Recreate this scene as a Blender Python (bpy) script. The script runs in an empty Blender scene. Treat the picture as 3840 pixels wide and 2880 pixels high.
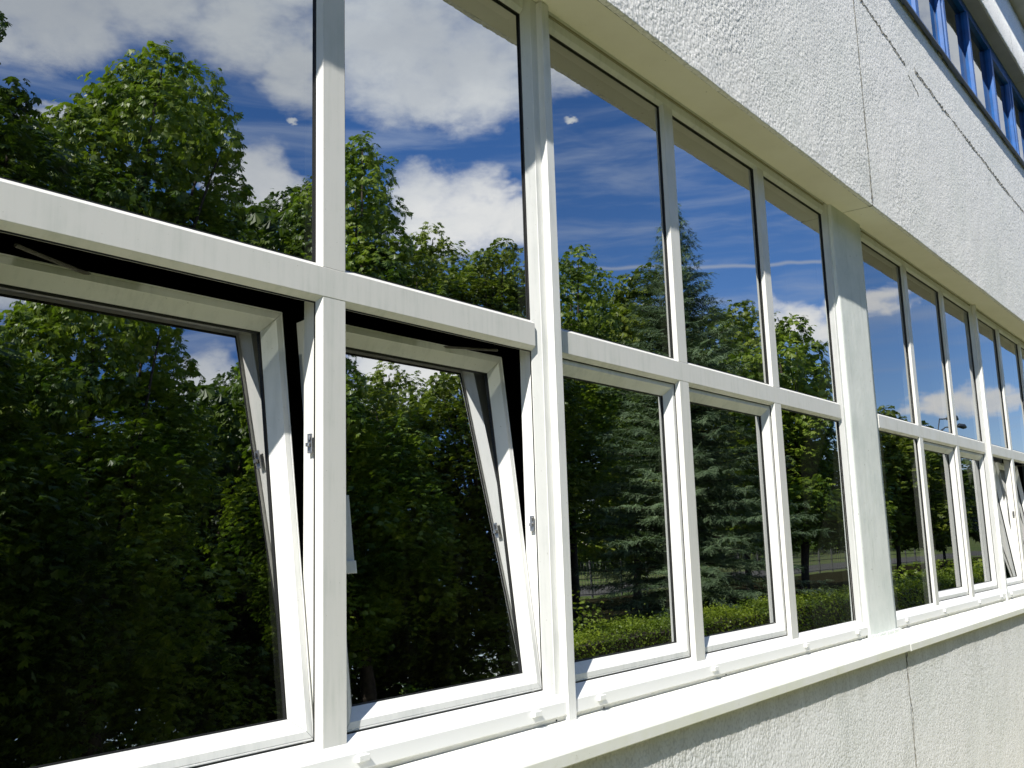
import bpy, math, random
import numpy as np
from mathutils import Vector, Matrix
random.seed(7)
rng = np.random.default_rng(11)
S = bpy.context.scene
COL = S.collection

# ------------------------------------------------------------------ camera
cam_d = bpy.data.cameras.new("camera")
cam = bpy.data.objects.new("camera", cam_d)
COL.objects.link(cam)
CAM = Vector((-1.7774, -1.9747, -0.7698))
cam.matrix_world = Matrix(((0.6148, -0.1108, -0.7809, CAM.x),
                           (-0.7881, -0.1253, -0.6027, CAM.y),
                           (-0.0311, 0.9859, -0.1644, CAM.z),
                           (0, 0, 0, 1)))
cam_d.sensor_width = 36.0
cam_d.lens = 36.0 * 3690.9 / 3840.0
cam_d.clip_start = 0.05
cam_d.clip_end = 3000.0
S.camera = cam

# ------------------------------------------------------------------ light
SUN = Vector((-3.0, -1.0, 3.1)).normalized()          # towards the sun
SUN_EL = math.asin(SUN.z)
SUN_ROT = math.atan2(SUN.x, SUN.y)                    # Nishita: rotation from +Y, clockwise
sun_d = bpy.data.lights.new("sun", 'SUN')
sun_d.energy = 4.8
sun_d.angle = math.radians(0.53)
sun_d.color = (1.0, 0.965, 0.90)
sun = bpy.data.objects.new("sun", sun_d)
COL.objects.link(sun)
sun.rotation_euler = SUN.to_track_quat('Z', 'Y').to_euler()

S.view_settings.view_transform = 'Standard'
S.view_settings.look = 'None'
S.view_settings.exposure = 0.7
S.view_settings.gamma = 1.0
S.cycles.caustics_reflective = False
S.cycles.caustics_refractive = False
S.cycles.max_bounces = 10
S.cycles.glossy_bounces = 5
S.cycles.transparent_max_bounces = 12

W = bpy.data.worlds.new("World")
S.world = W
W.use_nodes = True
nt = W.node_tree
nt.nodes.clear()


class NB:
    """small helper for node graphs"""
    def __init__(s, t):
        s.t = t

    def n(s, typ, **kw):
        x = s.t.nodes.new(typ)
        for k, v in kw.items():
            setattr(x, k, v)
        return x

    def put(s, sock, v):
        if isinstance(v, bpy.types.NodeSocket):
            s.t.links.new(v, sock)
        elif v is not None:
            sock.default_value = v

    def m(s, op, a, b=None, c=None, clamp=False):
        x = s.n('ShaderNodeMath', operation=op, use_clamp=clamp)
        s.put(x.inputs[0], a)
        if b is not None: s.put(x.inputs[1], b)
        if c is not None: s.put(x.inputs[2], c)
        return x.outputs[0]

    def mr(s, v, a, b, c=0.0, d=1.0, smooth=True):
        x = s.n('ShaderNodeMapRange', interpolation_type='SMOOTHSTEP' if smooth else 'LINEAR')
        s.put(x.inputs[0], v); s.put(x.inputs[1], a); s.put(x.inputs[2], b); s.put(x.inputs[3], c); s.put(x.inputs[4], d)
        return x.outputs[0]

    def mix(s, f, a, b, mode='MIX'):
        x = s.n('ShaderNodeMix', data_type='RGBA', blend_type=mode)
        s.put(x.inputs[0], f); s.put(x.inputs[6], a); s.put(x.inputs[7], b)
        return x.outputs[2]

    def noise(s, vec, scale, detail=4.0, rough=0.55, dist=0.0):
        x = s.n('ShaderNodeTexNoise')
        if vec is not None: s.put(x.inputs['Vector'], vec)
        x.inputs['Scale'].default_value = scale
        x.inputs['Detail'].default_value = detail
        x.inputs['Roughness'].default_value = rough
        x.inputs['Distortion'].default_value = dist
        return x.outputs['Fac']

    def ramp(s, f, stops):
        x = s.n('ShaderNodeValToRGB')
        e = x.color_ramp.elements
        while len(e) < len(stops): e.new(0.5)
        for i, (p, c) in enumerate(stops):
            e[i].position = p
            e[i].color = (*c, 1.0) if len(c) == 3 else c
        s.put(x.inputs[0], f)
        return x.outputs[0]


b = NB(nt)
sky = b.n('ShaderNodeTexSky', sky_type='NISHITA')
sky.sun_disc = False
sky.sun_elevation = SUN_EL
sky.sun_rotation = SUN_ROT
sky.altitude = 200.0
sky.air_density = 1.0
sky.dust_density = 0.1
sky.ozone_density = 3.0
tc = b.n('ShaderNodeTexCoord')
sep = b.n('ShaderNodeSeparateXYZ')
nt.links.new(tc.outputs['Generated'], sep.inputs[0])
az = b.m('MULTIPLY', b.m('ARCTAN2', sep.outputs[0], b.m('MULTIPLY', sep.outputs[1], -1.0)), 57.2958)
el = b.m('MULTIPLY', b.m('ARCSINE', sep.outputs[2]), 57.2958)
mp = b.n('ShaderNodeMapping')
mp.inputs['Scale'].default_value = (1.0, 1.0, 1.9)
nt.links.new(tc.outputs['Generated'], mp.inputs[0])
n1 = b.noise(mp.outputs[0], 7.5, 7.0, 0.62, 0.3)
n2 = b.noise(mp.outputs[0], 26.0, 6.0, 0.65)
nlow = b.noise(mp.outputs[0], 2.1, 3.0, 0.5)
# cloud banks of this sky: azimuth, elevation, half-sizes (degrees)
BANKS = [(24.8, 28.3, 4.2, 2.6), (27.7, 28.0, 3.2, 2.1), (30.6, 29.8, 4.6, 2.3), (36.9, 29.1, 3.9, 2.5), (39.9, 27.2, 2.4, 2.2),
         (45.6, 28.9, 5.2, 3.4), (46.7, 26.4, 3.9, 2.2), (50.8, 27.2, 4.0, 3.0), (56.0, 28.0, 3.6, 2.2), (56.2, 24.4, .42, .16),
         (36.0, 33.0, 14.0, 3.5), (52.0, 33.0, 12.0, 3.5),
         (37.6, 21.0, 2.1, 1.8), (39.2, 20.6, 1.8, 1.5), (47.6, 20.0, 2.4, 1.7), (50.0, 19.7, 2.1, 1.9), (52.0, 18.6, 2.4, 1.5),
         (49.1, 18.6, 4.0, 1.5), (39.4, 24.2, .30, .17), (83.0, 26.0, 8.0, 9.0), (69.3, 12.2, 2.1, 1.0), (70.8, 11.2, 1.7, .9), (73.9, 12.8, 1.8, .9),
         (72.7, 12.5, 1.5, .9), (76.6, 6.9, 2.2, .7), (78.6, 6.4, 3.0, .6), (25.1, 23.0, 1.5, .7), (75.2, 6.9, 1.4, .8),
         (5.0, 22.0, 9.0, 5.0), (-22.0, 30.0, 14.0, 6.0), (-60.0, 18.0, 12.0, 4.0), (110.0, 14.0, 14.0, 3.0), (150.0, 24.0, 16.0, 6.0), (-120.0, 26.0, 18.0, 6.0)]
wz = b.m('MULTIPLY', b.m('SUBTRACT', b.noise(mp.outputs[0], 11.0, 4.0, 0.6), 0.5), 9.0)
we = b.m('MULTIPLY', b.m('SUBTRACT', n1, 0.5), 4.5)
azw = b.m('ADD', az, wz)
elw = b.m('ADD', el, we)
azs = b.m('ADD', az, b.m('MULTIPLY', wz, .16))
els = b.m('ADD', el, b.m('MULTIPLY', b.m('SUBTRACT', n2, 0.5), 1.6))
dens = None
for (a0, e0, ra, re) in BANKS:
    dx = b.m('DIVIDE', b.m('SUBTRACT', azw if ra > 1 else azs, a0), ra)
    dy = b.m('DIVIDE', b.m('SUBTRACT', elw if ra > 1 else els, e0), re)
    r2 = b.m('ADD', b.m('MULTIPLY', dx, dx), b.m('MULTIPLY', dy, dy))
    d = b.m('SUBTRACT', 1.0, r2)
    dens = d if dens is None else b.m('SMOOTH_MAX', dens, d, 0.35)
dens = b.m('ADD', dens, b.m('MULTIPLY', b.m('SUBTRACT', n2, 0.5), 1.35))
mask = b.mr(dens, -0.75, 1.05)
# thin high streaks
mp2 = b.n('ShaderNodeMapping')
mp2.inputs['Rotation'].default_value = (0.15, 0.1, 0.5)
mp2.inputs['Scale'].default_value = (1.6, 1.6, 13.0)
nt.links.new(tc.outputs['Generated'], mp2.inputs[0])
streak = b.mr(b.noise(mp2.outputs[0], 3.0, 5.0, 0.6, 0.4), 0.42, 0.80, 0.0, 0.5)
# contrail
na = b.m('SUBTRACT', el, b.m('ADD', 15.95, b.m('MULTIPLY', b.m('SUBTRACT', az, 57.7), -0.055)))
ctr = b.m('ABSOLUTE', b.m('ADD', na, b.m('MULTIPLY', b.m('SUBTRACT', n2, 0.5), 0.12)))
cmask = b.m('MULTIPLY', b.mr(ctr, 0.0, 0.17, 0.75, 0.0), b.m('MULTIPLY', b.mr(az, 50.0, 60.0), b.mr(az, 74.0, 82.0, 1.0, 0.0)))
skyc = b.n('ShaderNodeHueSaturation')
skyc.inputs['Saturation'].default_value = 1.22
nt.links.new(b.mix(1.0, sky.outputs[0], (1.03, 1.0, 1.15, 1), 'MULTIPLY'), skyc.inputs['Color'])
shade = b.mr(b.m('ADD', b.m('MULTIPLY', nlow, 0.75), b.m('MULTIPLY', n1, 0.4)), 0.40, 0.75, 0.0, 1.0)
lowlit = b.mr(el, 18.0, 30.0, 1.0, 0.0)
cl_hi = b.mix(lowlit, (7.8, 8.2, 8.3, 1), (10.5, 10.3, 9.9, 1))
cl_lo = b.mix(lowlit, (5.3, 5.7, 6.2, 1), (6.6, 7.0, 7.5, 1))
cloudc = b.mix(shade, cl_lo, cl_hi)
c1 = b.mix(streak, skyc.outputs[0], (4.6, 5.4, 6.8, 1))
c2 = b.mix(cmask, c1, (4.2, 4.8, 6.0, 1))
c3 = b.mix(mask, c2, cloudc)
bg = b.n('ShaderNodeBackground')
bg.inputs['Strength'].default_value = 0.09
nt.links.new(c3, bg.inputs[0])
wo = b.n('ShaderNodeOutputWorld')
nt.links.new(bg.outputs[0], wo.inputs[0])


# ------------------------------------------------------------------ materials
def mat(name, fn, **kw):
    m = bpy.data.materials.new(name)
    m.use_nodes = True
    t = m.node_tree
    t.nodes.clear()
    q = NB(t)
    out = q.n('ShaderNodeOutputMaterial')
    sh = fn(q, **kw)
    t.links.new(sh, out.inputs[0])
    return m


def principled(q, col, rough=0.5, spec=0.5, normal=None, metal=0.0):
    p = q.n('ShaderNodeBsdfPrincipled')
    q.put(p.inputs['Base Color'], col)
    q.put(p.inputs['Roughness'], rough)
    p.inputs['Specular IOR Level'].default_value = spec
    p.inputs['Metallic'].default_value = metal
    if normal is not None: q.put(p.inputs['Normal'], normal)
    return p.outputs[0]


def objco(q, scale=(1, 1, 1)):
    c = q.n('ShaderNodeTexCoord')
    m = q.n('ShaderNodeMapping')
    m.inputs['Scale'].default_value = scale
    q.t.links.new(c.outputs['Object'], m.inputs[0])
    return m.outputs[0]


def bump(q, h, strength, dist):
    x = q.n('ShaderNodeBump')
    x.inputs['Strength'].default_value = strength
    x.inputs['Distance'].default_value = dist
    q.put(x.inputs['Height'], h)
    return x.outputs[0]


def f_pvc(q, c0=(.74, .74, .705), c1=(.60, .61, .58), rough=0.38):
    v = objco(q)
    st = q.noise(objco(q, (14, 14, 1.2)), 3.0, 4.0, 0.6)
    bl = q.noise(v, 5.0, 5.0, 0.6)
    f = q.mr(q.m('ADD', q.m('MULTIPLY', st, .5), q.m('MULTIPLY', bl, .5)), 0.45, 0.72)
    col = q.mix(f, (*c0, 1), (*c1, 1))
    sp = q.mr(q.noise(v, 160.0, 2.0, 0.5), 0.71, 0.76)
    col = q.mix(q.m('MULTIPLY', sp, .5), col, (.25, .23, .18, 1))
    return principled(q, col, q.mr(bl, .3, .7, rough - .06, rough + .12), .45, bump(q, q.noise(v, 900.0, 2.0), .05, .002))


def f_rail(q):
    """bottom rail: same plastic, dirt settled along its foot"""
    v = objco(q)
    c = q.n('ShaderNodeTexCoord')
    s = q.n('ShaderNodeSeparateXYZ')
    q.t.links.new(c.outputs['Object'], s.inputs[0])
    n = q.noise(objco(q, (3, 3, 10)), 6.0, 6.0, 0.65)
    z = q.m('ADD', s.outputs[2], q.m('MULTIPLY', q.m('SUBTRACT', n, .5), .035))
    f = q.mr(z, -1.352, -1.312, .55, 0.0)
    col = q.mix(f, (.79, .79, .76, 1), (.42, .40, .27, 1))
    return principled(q, col, .42, .4, bump(q, q.noise(v, 500.0), .05, .002))


def f_sill(q):
    v = objco(q)
    n = q.noise(v, 3.0, 6.0, .65)
    n2_ = q.noise(v, 21.0, 5.0, .65)
    col = q.mix(q.mr(n, .42, .68, 0, .75), (.82, .82, .76, 1), (.75, .76, .62, 1))
    col = q.mix(q.mr(n2_, .60, .74, 0, .45), col, (.52, .50, .38, 1))
    sp = q.mr(q.noise(v, 120.0, 2.0), .72, .76)
    col = q.mix(q.m('MULTIPLY', sp, .6), col, (.2, .18, .13, 1))
    return principled(q, col, .55, .35, bump(q, n2_, .15, .004))


def stucco_height(q, v):
    warp = q.n('ShaderNodeTexNoise')
    q.put(warp.inputs['Vector'], v)
    warp.inputs['Scale'].default_value = 26.0
    warp.inputs['Detail'].default_value = 2.0
    vm = q.n('ShaderNodeVectorMath', operation='MULTIPLY_ADD')
    q.put(vm.inputs[0], warp.outputs['Color'])
    vm.inputs[1].default_value = (.02, .02, .02)
    q.put(vm.inputs[2], v)
    vo = q.n('ShaderNodeTexVoronoi', feature='F1')
    q.put(vo.inputs['Vector'], vm.outputs[0])
    vo.inputs['Scale'].default_value = 74.0
    n = q.noise(v, 95.0, 4.0, .6)
    big = q.noise(v, 22.0, 3.0, .6)
    h = q.m('SUBTRACT', 1.0, q.m('MULTIPLY', q.m('POWER', vo.outputs['Distance'], 1.6), 1.3))
    h = q.m('ADD', q.m('MULTIPLY', h, 1.1), q.m('MULTIPLY', n, .22))
    return q.m('ADD', h, q.m('MULTIPLY', big, .35)), vo.outputs['Distance']


def f_stucco(q, c0=(.88, .865, .82), strength=.16):
    v = objco(q)
    h, vd = stucco_height(q, v)
    big = q.noise(v, 1.1, 5.0, .6)
    streak_ = q.noise(objco(q, (5, 5, .6)), 2.0, 5.0, .6)
    col = q.mix(q.mr(big, .4, .7, 0, .5), (*c0, 1), (c0[0] * .86, c0[1] * .89, c0[2] * .87, 1))
    col = q.mix(q.mr(streak_, .55, .8, 0, .35), col, (.47, .47, .42, 1))
    col = q.mix(q.mr(vd, .45, .85, 0, .4), col, (.36, .36, .34, 1))
    stain = q.mr(q.noise(objco(q, (1.6, 1.6, .9)), 1.3, 7.0, .7), .56, .78, 0, .45)
    col = q.mix(stain, col, (.52, .52, .47, 1))
    # rain-borne dirt on the lower wall, streaking down from the sill
    cc = q.n('ShaderNodeTexCoord'); ss = q.n('ShaderNodeSeparateXYZ')
    q.t.links.new(cc.outputs['Object'], ss.inputs[0])
    rag = q.m('ADD', ss.outputs[2], q.m('MULTIPLY', q.noise(objco(q, (7, 7, .5)), 2.0, 5.0, .6), .22))
    below = q.m('LESS_THAN', ss.outputs[2], -1.0)
    col = q.mix(q.m('MULTIPLY', below, q.mr(rag, -1.50, -1.30, 0, .5)), col, (.40, .38, .30, 1))
    # trowelled unevenly: relief varies from patch to patch
    patch = q.mr(q.noise(v, 2.3, 4.0, .6), .35, .65, .65, 1.1)
    bn = q.n('ShaderNodeBump')
    q.put(bn.inputs['Strength'], q.m('MULTIPLY', patch, strength))
    bn.inputs['Distance'].default_value = .0085
    q.put(bn.inputs['Height'], h)
    return principled(q, col, .93, .1, bn.outputs[0])


def f_plaster(q, c0=(.86, .83, .69), c1=(.80, .77, .62)):
    v = objco(q)
    n = q.noise(v, 3.5, 7.0, .65)
    f = q.noise(v, 60.0, 4.0, .6)
    col = q.mix(q.mr(n, .3, .8), (*c0, 1), (*c1, 1))
    sp = q.mr(q.noise(v, 45.0, 3.0), .71, .75)
    col = q.mix(q.m('MULTIPLY', sp, .6), col, (.2, .17, .1, 1))
    return principled(q, col, .9, .15, bump(q, q.m('ADD', n, q.m('MULTIPLY', f, .25)), .12, .004))


def f_pillar(q):
    v = objco(q)
    n = q.noise(v, 4.0, 7.0, .65)
    st = q.noise(objco(q, (9, 9, .9)), 2.2, 5.0, .65)
    col = q.mix(q.mr(n, .4, .7), (.76, .785, .74, 1), (.66, .70, .655, 1))
    col = q.mix(q.mr(st, .55, .75, 0, .5), col, (.52, .55, .50, 1))
    sp = q.mr(q.noise(v, 38.0, 2.0), .73, .76)
    col = q.mix(q.m('MULTIPLY', sp, .7), col, (.3, .28, .22, 1))
    return principled(q, col, .75, .25, bump(q, q.m('ADD', q.m('MULTIPLY', n, 1.4), q.m('MULTIPLY', st, .6)), .35, .008))


def f_plain(q, col=(.5, .5, .5), rough=.6, spec=.4, metal=0.0, var=.15, sc=8.0):
    n = q.noise(objco(q), sc, 5.0, .6)
    c = q.mix(q.mr(n, .35, .7), (*col, 1), tuple(x * (1 - var) for x in col) + (1,))
    return principled(q, c, rough, spec, None, metal)


def f_glass(q, tint=(.16, .17, .15), ior=7.0, wob=1.0):
    g = q.n('ShaderNodeBsdfGlossy')
    g.inputs['Roughness'].default_value = 0.0
    q.put(g.inputs['Color'], (.96, .98, 1.0, 1))
    nrm = bump(q, q.noise(objco(q), 2.2, 1.0, .4), .06 * wob, .012)
    q.put(g.inputs['Normal'], nrm)
    t = q.n('ShaderNodeBsdfTransparent')
    q.put(t.inputs['Color'], (*tint, 1))
    fr = q.n('ShaderNodeFresnel')
    fr.inputs['IOR'].default_value = ior
    g2 = q.n('ShaderNodeNewGeometry')
    # same reflectance from both faces of the pane
    frb = q.n('ShaderNodeFresnel')
    frb.inputs['IOR'].default_value = 1.0 / ior
    mixf = q.m('ADD', q.m('MULTIPLY', fr.outputs[0], q.m('SUBTRACT', 1.0, g2.outputs['Backfacing'])), q.m('MULTIPLY', .45, g2.outputs['Backfacing']), clamp=True)
    x = q.n('ShaderNodeMixShader')
    q.put(x.inputs[0], mixf)
    q.t.links.new(t.outputs[0], x.inputs[1])
    q.t.links.new(g.outputs[0], x.inputs[2])
    # a film of dust on the outside
    d = q.n('ShaderNodeBsdfDiffuse')
    q.put(d.inputs[0], (.6, .6, .56, 1))
    y = q.n('ShaderNodeMixShader')
    q.put(y.inputs[0], q.mr(q.noise(objco(q, (6, 6, 2)), 4.0, 6.0, .7), .5, .8, .0005, .005))
    q.t.links.new(x.outputs[0], y.inputs[1])
    q.t.links.new(d.outputs[0], y.inputs[2])
    return y.outputs[0]


def f_leaf(q, a=(.145, .22, .02), c=(.29, .355, .04), rough=.42, trans=.30, dark=(.06, .11, .015)):
    g = q.n('ShaderNodeNewGeometry')
    r = g.outputs['Random Per Island']
    n = q.noise(objco(q), .9, 3.0, .5)
    col = q.mix(r, (*a, 1), (*c, 1))
    col = q.mix(q.mr(n, .38, .66), col, (*dark, 1))
    p = q.n('ShaderNodeBsdfPrincipled')
    q.put(p.inputs['Base Color'], col)
    p.inputs['Roughness'].default_value = rough
    p.inputs['Specular IOR Level'].default_value = .4
    tr = q.n('ShaderNodeBsdfTranslucent')
    q.put(tr.inputs[0], q.mix(1.0, col, (1.5, 1.7, .7, 1), 'MULTIPLY'))
    x = q.n('ShaderNodeMixShader')
    x.inputs[0].default_value = trans
    q.t.links.new(p.outputs[0], x.inputs[1])
    q.t.links.new(tr.outputs[0], x.inputs[2])
    return x.outputs[0]


M = {}
M['pvc'] = mat('white_plastic', f_pvc)
M['pvc_front'] = mat('white_plastic_weathered', f_pvc, c0=(.69, .68, .635), c1=(.58, .59, .54))
M['rail'] = mat('white_plastic_dirty', f_rail)
M['sill'] = mat('sill_paint', f_sill)
M['stucco'] = mat('roughcast', f_stucco)
M['stucco_low'] = mat('roughcast_lower', f_stucco, c0=(.82, .82, .80), strength=.18)
M['stucco_flat'] = mat('roughcast_flat', f_stucco, strength=.9)
M['plaster'] = mat('soffit_plaster', f_plaster)
M['plaster_dark'] = mat('soffit_seal', f_plaster, c0=(.34, .32, .22), c1=(.28, .26, .17))
M['plaster_grey'] = mat('grey_plaster', f_plaster, c0=(.42, .42, .40), c1=(.34, .34, .33))
M['pillar'] = mat('pillar_paint', f_pillar)
M['gasket'] = mat('black_rubber', f_plain, col=(.012, .012, .011), rough=.5)
M['glass'] = mat('glass', f_glass)
M['glass_clear'] = mat('glass_curtained', f_glass, tint=(.30, .31, .30), ior=3.6)
M['blue'] = mat('blue_paint', f_plain, col=(.004, .095, .34), rough=.4, spec=.4, var=.3)
M['blue_dark'] = mat('blue_flashing', f_plain, col=(.02, .06, .17), rough=.4, spec=.5, var=.4)
M['metal'] = mat('steel', f_plain, col=(.45, .44, .42), rough=.35, metal=.9, var=.4, sc=60)
M['metal_dark'] = mat('dull_steel', f_plain, col=(.16, .15, .13), rough=.5, metal=.6, var=.4, sc=60)
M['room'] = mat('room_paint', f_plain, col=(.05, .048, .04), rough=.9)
M['curtain'] = mat('curtain_cloth', f_plain, col=(.35, .34, .30), rough=.95)
M['crack'] = mat('sealant_dark', f_plain, col=(.27, .26, .22), rough=.9, var=.5, sc=30)
M['paper'] = mat('clear_holder', f_plain, col=(.72, .74, .74), rough=.2)
M['leaf'] = mat('broad_leaf', f_leaf)
M['leaf_y'] = mat('broad_leaf_yellow', f_leaf, a=(.125, .175, .018), c=(.24, .275, .032), dark=(.06, .10, .014))
M['leaf_d'] = mat('broad_leaf_dark', f_leaf, a=(.07, .12, .016), c=(.13, .18, .024), dark=(.03, .06, .010))
M['needle'] = mat('spruce_needles', f_leaf, a=(.12, .19, .09), c=(.21, .28, .145), trans=.15, rough=.6, dark=(.06, .10, .045))
M['hedge'] = mat('hedge_leaf', f_leaf, a=(.17, .24, .02), c=(.30, .36, .034), dark=(.10, .155, .016))
M['bark'] = mat('bark', f_plain, col=(.07, .055, .04), rough=.95, var=.5, sc=12)
M['fence'] = mat('fence_paint', f_plain, col=(.08, .08, .07), rough=.6)
M['lampm'] = mat('lamp_metal', f_plain, col=(.10, .11, .12), rough=.4)


def f_ground(q):
    v = objco(q)
    n = q.noise(v, .25, 6.0, .65)
    n2_ = q.noise(v, 6.0, 6.0, .7)
    c = q.mix(q.mr(n, .4, .65), (.075, .11, .025, 1), (.13, .14, .045, 1))
    c = q.mix(q.mr(n2_, .5, .75, 0, .6), c, (.045, .06, .02, 1))
    return principled(q, c, .95, .1, bump(q, n2_, .6, .05))


M['grass'] = mat('lawn', f_ground)
M['paving'] = mat('paving_stone', f_plain, col=(.34, .32, .20), rough=.9, var=.2, sc=3)
M['road'] = mat('asphalt_pale', f_plain, col=(.11, .105, .09), rough=.95, spec=.05, var=.3, sc=1)


# ------------------------------------------------------------------ mesh helpers
def mesh_np(name, V, F, mt, parent=None, smooth=False):
    me = bpy.data.meshes.new(name)
    V = np.asarray(V, dtype=np.float32).reshape(-1, 3)
    F = np.asarray(F, dtype=np.int32)
    k = F.shape[1]
    me.vertices.add(len(V)); me.vertices.foreach_set('co', V.ravel())
    me.loops.add(F.size); me.loops.foreach_set('vertex_index', F.ravel())
    me.polygons.add(len(F)); me.polygons.foreach_set('loop_start', np.arange(0, F.size, k, dtype=np.int32))
    try:
        me.polygons.foreach_set('loop_total', np.full(len(F), k, dtype=np.int32))
    except Exception:
        pass
    if smooth:
        me.polygons.foreach_set('use_smooth', np.ones(len(F), dtype=bool))
    me.update(calc_edges=True)
    me.materials.append(mt)
    o = bpy.data.objects.new(name, me)
    COL.objects.link(o)
    if parent: o.parent = parent
    return o


class MB:
    def __init__(s):
        s.v = []; s.f = []

    def add(s, vs, fs):
        k = len(s.v)
        s.v += [tuple(p) for p in vs]
        s.f += [tuple(i + k for i in f) for f in fs]
        return s

    def box(s, x0, x1, y0, y1, z0, z1):
        vs = [(x, y, z) for x in (x0, x1) for y in (y0, y1) for z in (z0, z1)]
        return s.add(vs, [(0, 1, 3, 2), (4, 6, 7, 5), (0, 4, 5, 1), (2, 3, 7, 6), (0, 2, 6, 4), (1, 5, 7, 3)])

    def bbox(s, x0, x1, y0, y1, z0, z1, e):
        """box with its front (-y) edges bevelled by e"""
        vs = []
        for (yy, d) in ((y0, e), (y0 + e, 0), (y1, 0)):
            vs += [(x0 + d, yy, z0 + d), (x1 - d, yy, z0 + d), (x1 - d, yy, z1 - d), (x0 + d, yy, z1 - d)]
        fs = [(0, 1, 2, 3), (8, 11, 10, 9)]
        for r in (0, 4):
            for i in range(4):
                j = (i + 1) % 4
                fs.append((r + i, r + 4 + i, r + 4 + j, r + j))
        return s.add(vs, fs)

    def prism_x(s, prof, x0, x1, m0=None, m1=None):
        """profile of (y, z) pushed along x; m0/m1 give extra x per profile point (mitres)"""
        n = len(prof)
        m0 = m0 or [0] * n; m1 = m1 or [0] * n
        vs = [(x0 + m0[i], p[0], p[1]) for i, p in enumerate(prof)] + [(x1 - m1[i], p[0], p[1]) for i, p in enumerate(prof)]
        fs = [tuple(range(n)), tuple(range(2 * n - 1, n - 1, -1))]
        for i in range(n):
            j = (i + 1) % n
            fs.append((i, n + i, n + j, j))
        return s.add(vs, fs)

    def prism_z(s, prof, z0, z1, m0=None, m1=None):
        n = len(prof)
        m0 = m0 or [0] * n; m1 = m1 or [0] * n
        vs = [(p[0], p[1], z0 + m0[i]) for i, p in enumerate(prof)] + [(p[0], p[1], z1 - m1[i]) for i, p in enumerate(prof)]
        fs = [tuple(range(n)), tuple(range(2 * n - 1, n - 1, -1))]
        for i in range(n):
            j = (i + 1) % n
            fs.append((i, n + i, n + j, j))
        return s.add(vs, fs)

    def frame(s, x0, x1, z0, z1, prof, gap=.0007):
        """mitred rectangular frame; prof = closed list of (inset, y)"""
        n = len(prof)
        cx, cz = (x0 + x1) / 2, (z0 + z1) / 2
        for side in range(4):
            vs = []
            for end in (0, 1):
                for (i_, y) in prof:
                    a, c, d, e = x0 + i_, x1 - i_, z0 + i_, z1 - i_
                    if side == 0: p = (a + gap, y, d) if end == 0 else (c - gap, y, d)
                    elif side == 1: p = (c, y, d + gap) if end == 0 else (c, y, e - gap)
                    elif side == 2: p = (c - gap, y, e) if end == 0 else (a + gap, y, e)
                    else: p = (a, y, e - gap) if end == 0 else (a, y, d + gap)
                    vs.append(p)
            fs = [tuple(range(n)), tuple(range(2 * n - 1, n - 1, -1))]
            for i in range(n):
                j = (i + 1) % n
                fs.append((i, n + i, n + j, j))
            s.add(vs, fs)
        return s

    def tube(s, pts, rads, n=8):
        k0 = len(s.v)
        rings = []
        for i, p in enumerate(pts):
            p = Vector(p)
            d = (Vector(pts[min(i + 1, len(pts) - 1)]) - Vector(pts[max(i - 1, 0)])).normalized()
            a = d.orthogonal().normalized(); c = d.cross(a)
            ring = []
            for j in range(n):
                t = 2 * math.pi * j / n
                s.v.append(tuple(p + rads[i] * (math.cos(t) * a + math.sin(t) * c)))
                ring.append(len(s.v) - 1)
            rings.append(ring)
        for i in range(len(rings) - 1):
            r0, r1 = rings[i], rings[i + 1]
            off = min(range(n), key=lambda o: sum((Vector(s.v[r0[j]]) - Vector(s.v[r1[(j + o) % n]])).length for j in range(0, n, 2)))
            for j in range(n):
                s.f.append((r0[j], r0[(j + 1) % n], r1[(j + 1 + off) % n], r1[(j + off) % n]))
        s.f.append(tuple(rings[0])); s.f.append(tuple(reversed(rings[-1])))
        return s

    def build(s, name, mt, parent=None, label=None, smooth=False):
        me = bpy.data.meshes.new(name)
        me.from_pydata(s.v, [], s.f)
        import bmesh
        bm = bmesh.new(); bm.from_mesh(me)
        bmesh.ops.recalc_face_normals(bm, faces=bm.faces)
        bm.to_mesh(me); bm.free()
        if smooth:
            for p in me.polygons: p.use_smooth = True
        me.materials.append(mt)
        o = bpy.data.objects.new(name, me)
        COL.objects.link(o)
        if parent: o.parent = parent
        if label: o['label'] = label
        return o


def empty(name, loc, label, cat, group=None):
    o = bpy.data.objects.new(name, None)
    COL.objects.link(o)
    o.location = loc
    o['label'] = label; o['category'] = cat
    if group: o['group'] = group
    return o


# ------------------------------------------------------------------ ground and setting
GZ = -2.78


def sheet(name, x0, x1, y0, y1, z, m):
    o = mesh_np(name, [(x0, y0, z), (x1, y0, z), (x1, y1, z), (x0, y1, z)], [(0, 1, 2, 3)], m)
    o['kind'] = 'structure'
    return o


M['soil'] = mat('leaf_litter', f_plain, col=(.030, .028, .014), rough=1.0, spec=0.0, var=.6, sc=4)  # near-black tone stands for ground shaded by the crowns
sheet('ground', -900, 900, -900, 300, GZ, M['grass'])
sheet('pavement', -30, 40, -1.9, -.155, GZ + .03, M['paving'])
sheet('road', -300, 300, -26.5, -20.6, GZ + .004, M['road'])
sheet('soil', -40, 120, -19.2, -5.0, GZ + .004, M['soil'])  # dark sheet: canopy shade over the ground is put into its colour

# ------------------------------------------------------------------ the building
bld = empty('office_building', (4.2, 0, GZ), 'white roughcast building with a long band of white framed windows under a deep overhang', 'building')
BX, BZ = 4.2, GZ


def part(mb, name, m, label=None, parent=None, smooth=False):
    """parts are modelled in world coordinates, then hung on the building's base"""
    o = mb.build(name, M[m] if isinstance(m, str) else m, None, label, smooth)
    p = parent or bld
    o.parent = p
    o.matrix_parent_inverse = Matrix.Translation((-BX, 0, -BZ)) if p is bld else Matrix.Identity(4)
    return o


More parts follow.
